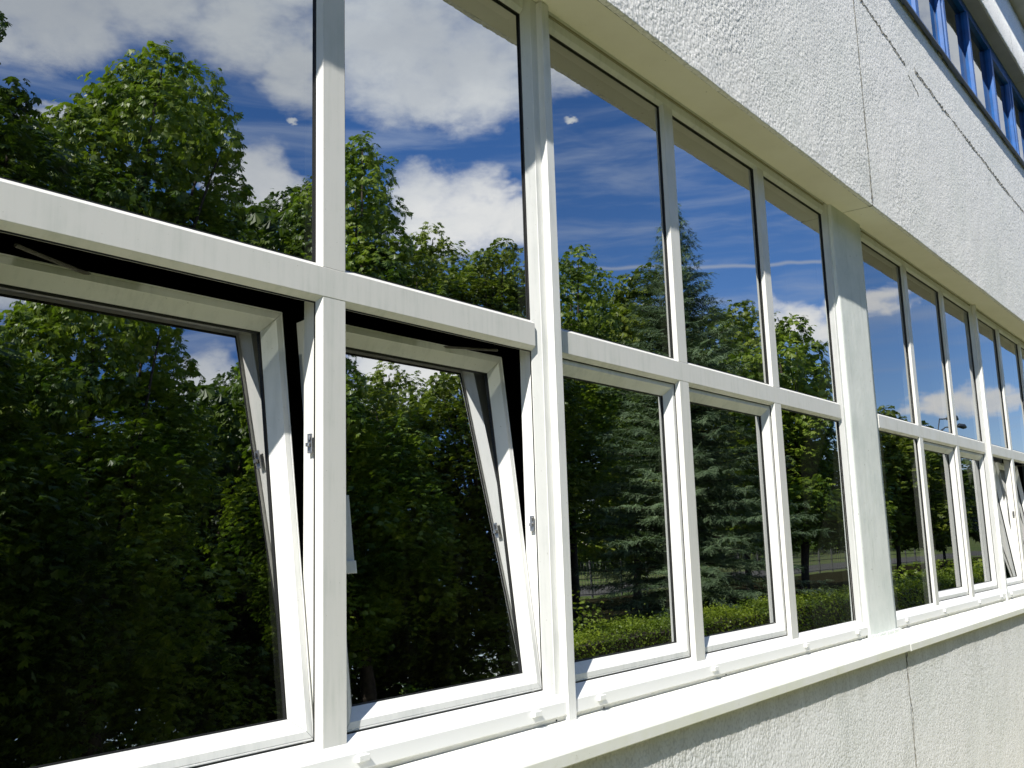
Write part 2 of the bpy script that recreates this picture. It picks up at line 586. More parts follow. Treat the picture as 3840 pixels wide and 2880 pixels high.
YO = -.204                      # face of the overhanging wall
ZS = 1.2427                     # its underside
JX = [4.2125 - 6.53, 4.2125, 4.2125 + 6.53]
XA, XB = -6.06, 14.59


def rough_edge_panel(x0, x1, z0, z1, y, yb, seed, amp=.0035, lower=True):
    """wall panel whose visible arrises are uneven, as thrown render is"""
    r = np.random.default_rng(seed)
    n = max(4, int((x1 - x0) / .012))
    xs = np.linspace(x0, x1, n)

    def nz(a):
        w = r.normal(0, 1, n)
        return np.convolve(w, np.ones(2) / 2, 'same') * a + np.interp(xs, np.linspace(x0, x1, 30), r.normal(0, a * .8, 30))
    rows = [(np.full(n, yb), np.full(n, z0)),
            (y + .004 + np.abs(nz(amp)) * .5, z0 + nz(amp * .5)),
            (y + nz(amp * .4), z0 + .009 + nz(amp)),
            (y + np.zeros(n), np.full(n, z0 + .03)),
            (np.full(n, y), np.full(n, z1)),
            (np.full(n, yb), np.full(n, z1))]
    V = np.concatenate([np.stack([xs, a, c], 1) for a, c in rows])
    k = len(rows)
    F = []
    for i in range(k):
        j = (i + 1) % k
        a = i * n + np.arange(n - 1); c = j * n + np.arange(n - 1)
        F.append(np.stack([a, a + 1, c + 1, c], 1))
    return V, np.concatenate(F)


def relief_panel(x0, x1, z0, z1, y, yb, seed, fine0, fine1, cell=.0165, depth=.0062):
    """thrown render modelled in relief: fine columns where it is seen close, coarse elsewhere"""
    xs = [x0]
    while xs[-1] < x1 - .004:
        x = xs[-1]
        if x < fine0 or x > fine1: d = .25
        else: d = .0058 + .0012 * max(0, x - 1.0)
        if x < fine0: d = .0165 if x >= fine0 - 3.4 else min(.25, max(.02, fine0 - 3.4 - x))
        xs.append(min(x + d, x1))
    xs = np.array(xs); nz = int((z1 - z0) / (.0078 if x0 < 1 and z0 > 0 else .0098))
    zs = np.linspace(z0, z1, nz)
    X, Z = np.meshgrid(xs, zs)
    r = np.random.default_rng(seed)
    N = 256
    JX_, JZ_, JH = r.random((N, N)), r.random((N, N)), r.uniform(.55, 1.0, (N, N))

    def vor(X, Z, c, ox):
        gx, gz = X / c + ox, Z / c
        ix, iz = np.floor(gx).astype(int), np.floor(gz).astype(int)
        best = np.full(X.shape, 9.0); hh = np.zeros(X.shape)
        for a in (-1, 0, 1):
            for c_ in (-1, 0, 1):
                jx, jz = (ix + a) % N, (iz + c_) % N
                d = (ix + a + .15 + .7 * JX_[jz, jx] - gx) ** 2 + (iz + c_ + .15 + .7 * JZ_[jz, jx] - gz) ** 2
                m_ = d < best
                best = np.where(m_, d, best); hh = np.where(m_, JH[jz, jx], hh)
        return np.clip(1 - best * 1.75, 0, 1) * hh

    def lown(X, Z, c, k):
        gx, gz = X / c + k * 17, Z / c + k * 5
        ix, iz = np.floor(gx).astype(int), np.floor(gz).astype(int)
        fx, fz = gx - ix, gz - iz
        fx = fx * fx * (3 - 2 * fx); fz = fz * fz * (3 - 2 * fz)
        g = lambda a, c_: JX_[(iz + c_) % N, (ix + a) % N]
        return g(0, 0) * (1 - fx) * (1 - fz) + g(1, 0) * fx * (1 - fz) + g(0, 1) * (1 - fx) * fz + g(1, 1) * fx * fz
    wx = X + .010 * (lown(X, Z, .03, 1) - .5); wz = Z + .010 * (lown(X, Z, .03, 2) - .5)
    h = np.maximum(vor(wx, wz, cell, 0), .8 * vor(wx * .9 + wz * .4, wz * .9 - wx * .4, cell * .72, 31.7))
    patch = .55 + .6 * lown(X, Z, .55, 3) * 1.0
    Y = y - depth * h * patch - .003 * (lown(X, Z, .22, 4) - .5) - .0012 * (lown(X, Z, .07, 5) - .5)
    fade = np.clip((X - fine0 + 3.4) / .3, 0, 1) * np.clip((fine1 - X) / .3, 0, 1)
    Y = y + (Y - y) * fade
    edge = lown(X, Z * 0, .016, 6)
    Zd = Z.copy()
    Zd[0] = z0 + .004 * edge[0] + .003 * (lown(X, Z * 0, .2, 7)[0] - .5)
    n, mrows = len(xs), nz
    V = np.stack([X, Y, Zd], -1).reshape(-1, 3)
    back0 = np.stack([xs, np.full(n, yb), Zd[0] - .0005], 1)
    back1 = np.stack([xs, np.full(n, yb), np.full(n, z1)], 1)
    low = np.stack([xs, np.full(n, y + .003), Zd[0] - .002], 1)
    V = np.concatenate([V, low, back0, back1])
    i = np.arange(n - 1)
    F = []
    a = (np.arange(mrows - 1)[:, None] * n + i[None]).ravel()
    F.append(np.stack([a, a + 1, a + n + 1, a + n], 1))
    k = mrows * n
    F.append(np.stack([k + i, k + i + 1, i + 1, i], 1))
    F.append(np.stack([k + n + i, k + n + i + 1, k + i + 1, k + i], 1))
    t_ = (mrows - 1) * n
    F.append(np.stack([t_ + i, t_ + i + 1, k + 2 * n + i + 1, k + 2 * n + i], 1))
    # closed ends
    ends = []
    return V, np.concatenate(F)


def wall_np(name, V, F, m, label):
    o = mesh_np(name, V, F, M[m])
    o.parent = bld
    o.matrix_parent_inverse = Matrix.Translation((-BX, 0, -BZ))
    o['label'] = label
    return o


edges = [XA] + [j for j in JX if XA < j < XB] + [XB]
for i in range(len(edges) - 1):
    x0, x1 = edges[i] + (.004 if i else 0), edges[i + 1] - .004
    if i in (1, 2):
        V, F = relief_panel(x0, x1, ZS, 3.16, YO, YO + .02, 40 + i, .9, 12.6)
    else:
        V, F = rough_edge_panel(x0, x1, ZS, 3.16, YO, YO + .02, 40 + i)
    wall_np('wall_panel', V, F, 'stucco' if i in (1, 2) else 'stucco_flat', 'roughcast wall panel between the white and the blue windows')
    V, F = rough_edge_panel(x0, x1, 4.53, 5.28, YO, YO + .02, 60 + i)
    wall_np('wall_panel', V, F, 'stucco_flat', 'roughcast wall panel above the blue windows')
    if i in (1, 2):
        V, F = relief_panel(x0, x1, GZ - .1, -1.41, -.15, -.11, 70 + i, 1.0, 9.0, depth=.0046)
    else:
        V, F = rough_edge_panel(x0, x1, GZ - .1, -1.41, -.15, -.11, 70 + i, amp=.001)
    wall_np('wall_panel', V, F, 'stucco_low' if i in (1, 2) else 'stucco_flat', 'roughcast wall panel below the window sill')
    part(MB().box(x0, x1, -.06, .14, ZS + .002, ZS + .3), 'soffit_slab', 'plaster_dark')
    part(MB().box(x0, x1, YO + .0205, -.001, ZS + .0005, ZS + .0017), 'soffit', 'plaster')
    part(MB().box(x0, x1, YO + .0205, .05, 4.531, 4.55), 'soffit', 'plaster_grey')
# body of the wall behind the panels and joint filling
part(MB().box(XA, XB, -.19, -.07, ZS + .02, 3.15), 'wall_core', 'crack')
part(MB().box(XA, XB, -.135, -.02, GZ - .1, -1.38), 'wall_core', 'crack')
part(MB().box(XA, XB, -.34, .4, 5.3, 5.42), 'roof_coping', 'plaster_grey')
part(MB().box(XA, XB, -.19, .4, 5.27, 5.299), 'wall_core', 'crack')

# window sill boards (slope outwards), one per panel
for i in range(len(edges) - 1):
    x0, x1 = edges[i] + (.0045 if i else 0), edges[i + 1] - .0045
    dz = -.0035 if i == 2 else .0005
    mb = MB().prism_x([(-.012, -1.3375 + dz), (-.176, -1.3775 + dz), (-.182, -1.3805 + dz), (-.184, -1.385 + dz), (-.184, -1.419 + dz), (-.181, -1.4225 + dz), (-.14, -1.42 + dz), (-.012, -1.40 + dz)], x0, x1)
    part(mb, 'window_sill', 'sill')


# pillars between the bays, slightly wavy plaster
def pillar(x0, x1, seed):
    r = np.random.default_rng(seed)
    nx, nz_ = 14, 60
    xs = np.linspace(x0 + .004, x1 - .004, nx); zs = np.linspace(-1.352, ZS + .001, nz_)
    yy = -.020 + np.add.outer(np.convolve(r.normal(0, .0012, nz_), np.ones(5) / 5, 'same'), np.convolve(r.normal(0, .0012, nx), np.ones(3) / 3, 'same'))
    V = [(x, yy[j, i], z) for j, z in enumerate(zs) for i, x in enumerate(xs)]
    F = [(j * nx + i, j * nx + i + 1, (j + 1) * nx + i + 1, (j + 1) * nx + i) for j in range(nz_ - 1) for i in range(nx - 1)]
    k = len(V)
    mb = MB(); mb.add(V, F)
    # returns with an eased arris
    for (xe, xi) in ((x0, 0), (x1, nx - 1)):
        k = len(mb.v)
        for j, z in enumerate(zs):
            mb.v.append((xe, yy[j, xi] + .006, z)); mb.v.append((xe, .09, z))
        for j in range(nz_ - 1):
            a = j * nx + xi; c = (j + 1) * nx + xi
            mb.f.append((a, c, k + 2 * (j + 1), k + 2 * j))
            mb.f.append((k + 2 * j, k + 2 * (j + 1), k + 2 * (j + 1) + 1, k + 2 * j + 1))
    return part(mb, 'pillar', 'pillar', smooth=True)


for pc in (-5.795, -2.265, 4.265, 10.795, 14.325):
    pillar(pc - .265, pc + .265, int(pc * 10) + 200)
    part(MB().box(pc - .262, pc + .262, -.012, .3, -1.40, ZS - .01), 'pillar_core', 'plaster_grey')

# ------------------------------------------------------------------ windows
WM = .0413
ZT0, ZT1 = 0.0, -.0822           # transom face
ZHEAD = 1.184
ZF = -1.256                      # foot of the mullions
YG = .021                        # fixed glass
mull_prof = [(-WM + .0015, 0.0), (WM - .0015, 0.0), (WM, .0015), (WM + .011, .016), (WM + .011, .0205), (WM + .001, .0215), (WM + .001, .075), (-WM - .001, .075), (-WM - .001, .0215), (-WM - .011, .0205), (-WM - .011, .016), (-WM, .0015)]
trans_prof = [(0.0, ZT0 - .0015), (.0015, ZT0), (.016, ZT0 + .011), (.075, ZT0 + .011), (.075, ZT1 - .001), (.0215, ZT1 - .001), (.0205, ZT1 - .016), (.014, ZT1 - .012), (.0015, ZT1 - .001), (0.0, ZT1 + .001)]
SASH = [(0.0, .0235), (.0015, .022), (.0045, .022), (.0060, .0235), (.0075, .022), (.0245, .022), (.0260, .0235), (.060, .0490), (.060, .053), (.060, .088), (.0, .088)]
SASH_TILT = math.radians(6.5)


def glass_pane(w, x0, x1, z0, z1, y, m='glass', tilt=None):
    """a pane with thickness; every pane sits a hair out of true"""
    a = random.uniform(-.0009, .0009) if tilt is None else 0
    c = random.uniform(-.0009, .0009) if tilt is None else 0
    V = []
    for d in (0, .006):
        V += [(x0, y + d - a, z0), (x1, y + d + a, z0), (x1, y + d + a + c, z1), (x0, y + d - a + c, z1)]
    if tilt: V = [tilt(p) for p in V]
    mb = MB().add(V[:4], [(0, 1, 2, 3)])
    me = mb.build('glass_pane', M[m], None)
    return me


def hang(o, w):
    o.parent = w
    o.matrix_parent_inverse = Matrix.Identity(4)
    return o


def gasket(x0, x1, z0, z1, y, tilt=None, wd=.004):
    mb = MB().frame(x0, x1, z0, z1, [(-.001, y), (wd, y + .001), (wd, y + .006), (-.001, y + .006)], 0)
    if tilt: mb.v = [tilt(p) for p in mb.v]
    return mb.build('gasket', M['gasket'])


def window_bay(x0, x1, mulls, kinds, glassm='glass', label=''):
    """x0..x1: ends of the transom; mulls: centres of inner mullions; kinds: lower lights f(ixed) s(ash) o(pen)"""
    w = MB()
    J = .078
    # outer frame: jambs, head, bottom rail
    jl = [(x0 - J, -.0), (x0 - .040, 0.0), (x0 - .0385, .0015), (x0 + .003, .016), (x0 + .003, .0205), (x0 - .007, .0215), (x0 - .007, .075), (x0 - J, .075)]
    jr = [(x1 + J, 0.0), (x1 + .040, 0.0), (x1 + .0385, .0015), (x1 - .003, .016), (x1 - .003, .0205), (x1 + .007, .0215), (x1 + .007, .075), (x1 + J, .075)]
    m0 = [0, 0, 0, 0, 0, 0]
    w.prism_z(jl, -1.262, 1.2425)
    w.prism_z(jr, -1.262, 1.2425)
    head = [(0.0, ZHEAD), (.0015, ZHEAD - .002), (.016, ZHEAD - .016), (.075, ZHEAD - .016), (.075, ZS - .0005), (-.004, ZS - .0005), (-.002, ZS - .012), (.006, ZS - .014), (.006, ZHEAD + .036), (0.0, ZHEAD + .034)]
    w.prism_x(head, x0 + .0032, x1 - .0032)
    win = w.build('window', M['pvc'], None, label)
    win.parent = bld
    win.matrix_parent_inverse = Matrix.Translation((-BX, 0, -BZ))
    # bottom rail with sloping top, moulded face and set-back foot
    rail = [(.018, -1.234), (.0205, -1.234), (.0215, -1.246), (.075, -1.246), (.075, -1.343), (-.008, -1.343), (-.008, -1.3225), (-.0185, -1.319), (-.020, -1.317), (-.020, -1.277), (-.0185, -1.2745), (-.010, -1.2635)]
    hang(MB().box(x0 + .0035, x1 - .0035, -.0045, .0055, ZHEAD + .0350, ZS - .0145).build('head_seal', M['plaster_dark']), win)  # darker strip across the recess at the top of the head
    rb = hang(MB().prism_x(rail, x0 - J + .0005, x1 + J - .0005).build('bottom_rail', M['rail']), win)
    tr = hang(MB().prism_x(trans_prof, x0 + .0005, x1 - .0005).build('transom', M['pvc_front']), win)
    for mx in mulls:
        prof = [(mx + p[0], p[1]) for p in mull_prof]
        # mullion butts the transom a millimetre behind its face
        pu = [(p[0], p[1] + .0008) for p in prof]
        hang(MB().prism_z(pu, ZT0 + .0010, ZHEAD + .0005).build('mullion', M['pvc_front']), win)
        hang(MB().prism_z(pu, ZF - .001, ZT1 - .0015).build('mullion', M['pvc_front']), win)
    xs = [x0 + .003] + [k for m in mulls for k in (m - WM - .011, m + WM + .011)] + [x1 - .003]
    lights = [(xs[2 * i], xs[2 * i + 1]) for i in range(len(kinds))]
    for i, (a, c) in enumerate(lights):
        hang(glass_pane(win, a, c, ZT0 + .011, ZHEAD - .016, YG + .003, glassm), win)
        hang(gasket(a, c, ZT0 + .011, ZHEAD - .016, .0165), win)
        k = kinds[i]
        if k == 'f':
            hang(glass_pane(win, a, c, -1.240, ZT1 - .016, YG + .003, glassm), win)
            hang(gasket(a, c, -1.240, ZT1 - .016, .0165), win)
        else:
            ov = -.0042
            # sash seen inside the rebate
            sx0, sx1, sz0, sz1 = a + ov, c - ov, -1.2310, ZT1 - .0095
            ang = (math.radians(7.0) if c < .5 else SASH_TILT) if k == 'o' else 0.0
            hy, hz = .022, sz0

            def tilt(p, ang=ang, hy=hy, hz=hz):
                y, z = p[1] - hy, p[2] - hz
                return (p[0], hy + y * math.cos(ang) + z * math.sin(ang), hz - y * math.sin(ang) + z * math.cos(ang))
            mb = MB().frame(sx0, sx1, sz0, sz1, SASH)
            mb.v = [tilt(p) for p in mb.v]
            hang(mb.build('sash', M['pvc'], None, 'white sash tilted inwards at the top' if k == 'o' else None), win)
            g = hang(glass_pane(win, sx0 + .060, sx1 - .060, sz0 + .060, sz1 - .060, .0555, glassm, tilt), win)
            hang(gasket(sx0 + .060, sx1 - .060, sz0 + .060, sz1 - .060, .0495, tilt), win)
            hang(MB().frame(a - .0003, c + .0003, -1.2345, ZT1 - .0155, [(-.004, .0180), (.0028, .0185), (.0028, .0214), (-.004, .0214)], 0).build('gasket', M['gasket']), win)
            if k == 'o':
                # scissor stay from the head of the rebate to the top of the sash
                second = c > .5
                p0 = Vector((a + .12, .075, ZT1 - .022)); p1 = Vector(tilt((a + .47, .083, sz1 + .003)))
                if not second: hang(MB().tube([p0, p0.lerp(p1, .5) + Vector((0, 0, -.002)), p1], [.005, .005, .005], 6).build('stay_arm', M['metal_dark']), win)
                p0 = Vector((c - .12, .070, ZT1 - .022)); p1 = Vector(tilt((c - .43, .083, sz1 + .003)))
                if second: hang(MB().tube([p0, p0.lerp(p1, .5) + Vector((0, 0, -.002)), p1], [.004, .004, .004], 6).build('stay_arm', M['metal_dark']), win)
                # striker plate on the right-hand jamb of the opening
                zc = -.48 if c < .5 else (-.69 if c < 1.5 else -.6)
                mb = MB().bbox(c - .003, c + .001, .030, .046, zc - .026, zc + .026, .001)
                mb.bbox(c - .013, c - .004, .030, .042, zc - .009, zc + .001, .002)
                mb.bbox(c - .009, c - .004, .032, .039, zc + .008, zc + .020, .002)
                hang(mb.build('striker', M['metal']), win)
                for zz in (-.45, -.78, -1.0):
                    pp = tilt((c - ov - .0008, .05, zz))
                    hang(MB().tube([pp, (pp[0] + .003, pp[1], pp[2])], [.004, .004], 8).build('locking_stud', M['metal']), win)
    # drainage slot covers and screw heads on the bottom rail
    n = max(2, len(kinds) + 1)
    cov = [x0 + .12, *[m + .07 for m in mulls], x1 - .10]
    if len(cov) > n: cov = cov[:n]
    for cx in cov:
        mb = MB().bbox(cx - .019, cx + .019, -.034, -.0198, -1.2975, -1.2815, .0015)
        hang(mb.build('drain_cover', M['pvc']), win)
    for cx in (x0 + .16, x1 + .03, (x0 + x1) / 2 - .3):
        hang(MB().tube([(cx, -.0095, -1.331), (cx, -.0070, -1.331)], [.0035, .0035], 8).build('screw_hole', M['gasket']), win)
    return win


window_bay(-5.4515, -2.6085, [-4.53, -3.53], 'fss', label='white window at the left end of the facade')
window_bay(-1.9215, .9215, [-1.0, 0.0], 'soo', label='nearest white window, its two lower sashes tilted open')
part(MB().prism_z([(.9995, -.0265), (1.0425, -.0265), (1.0435, -.0255), (1.0435, .001), (.9985, .001), (.9985, -.0255)], -1.3415, ZS - .0045), 'cover_strip', 'pvc')
window_bay(1.0785, 3.9215, [2.0, 3.0], 'ssf', label='white window reflecting the spruce, all lights shut')
window_bay(4.6085, 7.4515, [5.53, 6.53], 'fss', 'glass_clear', label='white window right of the first pillar, all lights shut')
part(MB().prism_z([(7.5295, -.0265), (7.5725, -.0265), (7.5735, -.0255), (7.5735, .001), (7.5285, .001), (7.5285, -.0255)], -1.3415, ZS - .0045), 'cover_strip', 'pvc')
window_bay(7.6085, 10.4515, [8.53, 9.53], 'oos', 'glass_clear', label='white window at the right edge with lower sashes tilted open')
window_bay(11.1385, 13.9815, [12.06, 13.06], 'sss', label='white window beyond the second pillar')

# lump of mortar under the pillar and patch at the sill joint
mb = MB()
for i in range(16):
    x = 4.0 + .53 * i / 15
    mb.box(x, x + .034, -.030 - random.random() * .006, -.008, -1.345, -1.331 + random.random() * .006)
part(mb, 'mortar_fillet', 'pillar')

# label holder tucked behind the first open sash
def tl(p, ang=SASH_TILT, hy=.022, hz=-1.231):
    y, z = p[1] - hy, p[2] - hz
    return (p[0], hy + y * math.cos(ang) + z * math.sin(ang), hz - y * math.sin(ang) + z * math.cos(ang))


mb = MB().bbox(.100, .160, .047, .0535, -.80, -.60, .001)
mb.v = [tl(p) for p in mb.v]
part(mb, 'label_holder', 'paper')
mb = MB().bbox(.100, .163, .043, .0462, -.82, -.785, .001)
mb.v = [tl(p) for p in mb.v]
part(mb, 'label_holder_clip', 'pvc')

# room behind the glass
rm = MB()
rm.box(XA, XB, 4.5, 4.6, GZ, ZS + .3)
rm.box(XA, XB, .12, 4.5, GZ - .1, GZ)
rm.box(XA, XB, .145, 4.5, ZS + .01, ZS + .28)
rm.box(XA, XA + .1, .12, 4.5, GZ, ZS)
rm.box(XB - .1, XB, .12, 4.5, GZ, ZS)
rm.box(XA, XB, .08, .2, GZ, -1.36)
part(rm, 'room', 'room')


def curtain(x0, x1, z0, z1, y, name='curtain'):
    n = int((x1 - x0) / .012)
    mb = MB()
    for i in range(n + 1):
        x = x0 + (x1 - x0) * i / n
        yy = y + .02 * math.sin(i * .9) + .01 * math.sin(i * .37 + 1)
        mb.v.append((x, yy, z0)); mb.v.append((x, yy + .01, z1))
    mb.f = [(2 * i, 2 * i + 2, 2 * i + 3, 2 * i + 1) for i in range(n)]
    return part(mb, name, 'curtain', smooth=True)


for (a, c) in ((5.2, 5.42), (6.25, 6.5), (7.0, 7.4), (7.9, 8.5), (8.8, 9.2)):
    curtain(a, c, -1.3, 1.2, .24)

# ------------------------------------------------------------------ blue windows of the storey above
YB = -.06
part(MB().prism_x([(-.06, 3.155), (-.245, 3.131), (-.25, 3.125), (-.25, 3.112), (-.243, 3.110), (-.236, 3.124), (-.205, 3.120), (-.06, 3.14)], XA, XB), 'blue_sill_flashing', 'blue_dark')
# crumbling mortar bead under the flashing
r = np.random.default_rng(5)
x = 3.5
while x < 12:
    l = r.uniform(.06, .30)
    if r.random() < .75:
        part(MB().bbox(x, x + l, -.214 - r.random() * .006, -.2, 3.122 - r.uniform(.012, .030), 3.121, .004), 'mortar_lump', 'crack')
    x += l + .015
bw = MB()
bw.box(XA, XB, YB, .02, 3.156, 3.42)
bw.box(XA, XB, YB, .02, 4.44, 4.5295)
wb = part(bw, 'blue_window_band', 'blue', 'blue framed window band of the upper storey')
k0 = -16
for k in range(-14, 14):
    cx = 7.42 + 1.01 * k
    if cx < XA or cx > XB: continue
    mb = MB().prism_z([(cx - .034, YB - .01), (cx + .034, YB - .01), (cx + .040, YB + .02), (cx + .040, .02), (cx - .040, .02), (cx - .040, YB + .02)], 3.4205, 4.4395)
    hang(mb.build('mullion', M['blue']), wb)
    if k % 3 == 2:
        mb = MB().frame(cx + .056, cx + .954, 3.421, 4.439, [(0, YB + .0), (.05, YB + .0), (.06, YB + .03), (.06, .01), (0, .01)], 0)
        hang(mb.build('blue_sash', M['blue']), wb)
    hang(MB().add([(cx + .053, YB + .045, 3.421), (cx + .957, YB + .045 + random.uniform(-.002, .002), 3.421), (cx + .957, YB + .045, 4.439), (cx + .053, YB + .045, 4.439)], [(0, 1, 2, 3)]).build('glass_pane', M['glass_clear']), wb)
rm2 = MB().box(XA, XB, 3.0, 3.1, 3.0, 5.2).box(XA, XB, .03, 3.0, 5.0, 5.1).box(XA, XB, .13, 3.0, 3.0, 3.1)
part(rm2, 'room', 'room')
for k in range(-3, 6):
    cx = 7.42 + 1.01 * k
    curtain(cx + .1 + .2 * random.random(), cx + .5 + .4 * random.random(), 3.42, 4.44, .12)


# cracks: thin uneven dark beads let into the render
def crack(pts, y, wd, name='crack', seed=0):
    r = np.random.default_rng(seed)
    P_ = []
    for i in range(len(pts) - 1):
        a, c = np.array(pts[i]), np.array(pts[i + 1])
        n = max(2, int(np.linalg.norm(c - a) / .02))
        for j in range(n): P_.append(a + (c - a) * j / n)
    P_.append(np.array(pts[-1]))
    P_ = np.array(P_)
    d = np.gradient(P_, axis=0); nrm = np.stack([-d[:, 1], d[:, 0]], 1); nrm /= np.linalg.norm(nrm, axis=1)[:, None] + 1e-9
    P_ = P_ + nrm * r.normal(0, .005, len(P_))[:, None]
    ww = wd * np.clip(r.normal(.8, .5, len(P_)), .12, 1.9)[:, None]
    L, R_ = P_ + nrm * ww, P_ - nrm * ww
    V = [(p[0], y, p[1]) for p in L] + [(p[0], y, p[1]) for p in R_]
    V2 = [(p[0], y + .003, p[1]) for p in L] + [(p[0], y + .003, p[1]) for p in R_]
    n = len(P_)
    F = [(i, i + 1, n + i + 1, n + i) for i in range(n - 1)]
    F += [(2 * n + i, i, i + 1, 2 * n + i + 1) for i in range(n - 1)] + [(n + i, 3 * n + i, 3 * n + i + 1, n + i + 1) for i in range(n - 1)]
    o = mesh_np(name, V + V2, [list(f) for f in F], M['crack'])
    o.parent = bld; o.matrix_parent_inverse = Matrix.Translation((-BX, 0, -BZ))
    return o


crack([(4.3, 2.70), (4.9, 2.64), (5.3, 2.60)], YO - .0056, .012, seed=1)
crack([(5.35, 2.55), (5.6, 2.47)], YO - .0045, .005, seed=2)
crack([(5.55, 2.655), (6.2, 2.62), (7.4, 2.585), (8.3, 2.55), (9.4, 2.53), (11, 2.52)], YO - .0056, .012, seed=3)
crack([(4.2125, 3.1), (4.215, 2.2), (4.21, 1.26)], YO - .0060, .006, seed=11)
crack([(4.09, 1.92), (4.2125, 1.86)], YO - .0005, .0025, seed=4)
crack([(4.4, 1.42), (4.9, 1.36), (5.2, 1.37)], YO - .0005, .002, seed=5)
crack([(4.23, -1.43), (4.21, -1.65), (4.235, -1.80), (4.20, -2.1), (4.22, -2.4)], -.1538, .005, seed=6)
crack([(2.28, -1.44), (2.31, -1.49)], -.1508, .002, seed=7)
crack([(9.9, 4.9), (9.95, 4.7), (9.97, 4.56)], YO - .0005, .006, seed=8)


# ------------------------------------------------------------------ vegetation (seen in the glass)
def palmate(n_leaf=5):
    """one spray of leaflets, unit size, in its own frame (z = outward)"""
    V, F = [], []
    for i in range(n_leaf):
        a = (i - (n_leaf - 1) / 2) * (2.1 / n_leaf * 1.25)
        L = 1.0 - .12 * abs(i - (n_leaf - 1) / 2)
        dx, dy = math.sin(a), math.cos(a)
        px, py = dy, -dx
        w = .17 * L
        w *= 1.75
        k = len(V)
        V += [(0, 0, 0), (dx * L * .72 + px * w, dy * L * .72 + py * w, -.16), (dx * L - px * w * .35, dy * L - py * w * .35, -.36)]
        F += [(k, k + 1, k + 2)]
    return np.array(V, dtype=np.float32), np.array(F, dtype=np.int32)


def scatter(Vu, Fu, pos, nrm, size, rg, spin=True, down=False):
    n = len(pos)
    z = nrm / np.linalg.norm(nrm, axis=1)[:, None]
    up = np.array([0, 0, 1.0])
    if down:      # y axis of spray hangs downwards and outwards
        y = -up[None, :] + rg.normal(0, .55, (n, 3)) + z * .4
        y -= (y * z).sum(1)[:, None] * z
    else:
        y = rg.normal(0, 1, (n, 3)); y -= (y * z).sum(1)[:, None] * z
    y /= np.linalg.norm(y, axis=1)[:, None]
    x = np.cross(y, z)
    s = size[:, None, None]
    V = pos[:, None, :] + s * (Vu[None, :, 0:1] * x[:, None, :] + Vu[None, :, 1:2] * y[:, None, :] + Vu[None, :, 2:3] * z[:, None, :])
    F = Fu[None, :, :] + (np.arange(n) * len(Vu))[:, None, None]
    return V.reshape(-1, 3), F.reshape(-1, Fu.shape[1])


PV, PF = palmate()


def crown(name, lobes, mt, parent, rg, dens=230.0, size=.115, origin=(0, 0, 0), flat_from=10 ** 6):
    """leaf sprays on the shells of many lobes; sprays buried deep inside a neighbour are dropped"""
    L = np.array(lobes)
    P_, N_ = [], []
    for k, (x, y, z, r_) in enumerate(L):
        n = int(dens * r_ ** 2 * (1.0 if r_ < .7 else .85)) + 20
        d = rg.normal(0, 1, (n, 3)); d /= np.linalg.norm(d, axis=1)[:, None]
        lump = 1 + .16 * np.sin(d[:, 0] * 5 + k) * np.sin(d[:, 1] * 6 + 2 * k) + .12 * np.sin(d[:, 2] * 9 + k * 3)
        rad = r_ * lump * 1.03 * rg.uniform(.42, 1.0, n) ** .42
        p = np.array([x, y, z]) + d * rad[:, None] * np.array([1, 1, .95])
        q = np.min(np.linalg.norm(p[:, None, :] - L[None, :, :3], axis=2) / L[None, :, 3], axis=1)
        keep = (q > .55) | (rg.random(n) < .2)
        P_.append(p[keep]); N_.append(((d * .8 + np.array([0, 0, .75]) + rg.normal(0, .45, (n, 3))) if k < flat_from else (d * .22 + np.array([0, 0, 1.25]) + rg.normal(0, .3, (n, 3))))[keep])
    P_ = np.concatenate(P_); N_ = np.concatenate(N_)
    V, F = scatter(PV, PF, P_, N_, size * rg.uniform(.6, 1.3, len(P_)), rg, down=True)
    V = V - np.array(origin)
    return mesh_np(name, V, F, mt, parent)


def tree(lobes, mt, label, seed, fill=True, size=.115, dens=230.0, zlow=-.4, spread=1.0, group='broadleaf trees beyond the hedge'):
    rg = np.random.default_rng(seed)
    L = [tuple(l) for l in lobes] + [(l[0] - .15, l[1] - l[3] * 1.25, l[2] - .12, l[3] * .92) for l in lobes]
    n_sun = len(L)
    cx = float(np.mean([l[0] for l in L])); cy = float(np.mean([l[1] for l in L]))
    zb = float(np.mean([l[2] for l in L]))
    if fill:
        z = min(l[2] for l in lobes) - .25
        ztop = z
        while z > zlow:
            for _ in range(6):
                a = rg.uniform(0, 2 * math.pi); rr = rg.uniform(.15, .95 + min(.6, (ztop - z) * .45)) * spread
                L.append((cx + rr * math.cos(a), cy + rr * math.sin(a) * .8, z + rg.uniform(-.3, .3), rg.uniform(.6, .95) * spread ** .5))
            z -= .62
    t = empty('broadleaf_tree', (cx, cy, GZ), label, 'tree', group)
    crown('crown', L, mt, t, rg, dens, size, (cx, cy, GZ), n_sun)
    mb = MB()
    lean = rg.uniform(-.15, .15)
    top = zb - .15 - GZ
    mb.tube([(0, 0, -.05), (lean * .4, 0, .9), (lean, .05, 2.2), (lean * 1.2, 0, top * .7), (lean, 0, top)], [.17, .13, .115, .07, .02], 9)
    for l in L[:14:2] if len(L) > 8 else L:
        z0 = rg.uniform(1.7, max(2.2, (l[2] - GZ) * .6))
        e = Vector((l[0] - cx, l[1] - cy, l[2] - GZ))
        s_ = Vector((lean, 0, z0))
        mb.tube([s_, s_.lerp(e, .5) + Vector((0, 0, -.1)), e], [.06, .035, .01], 6)
    mb.build('trunk', M['bark'], t, smooth=True)
    return t


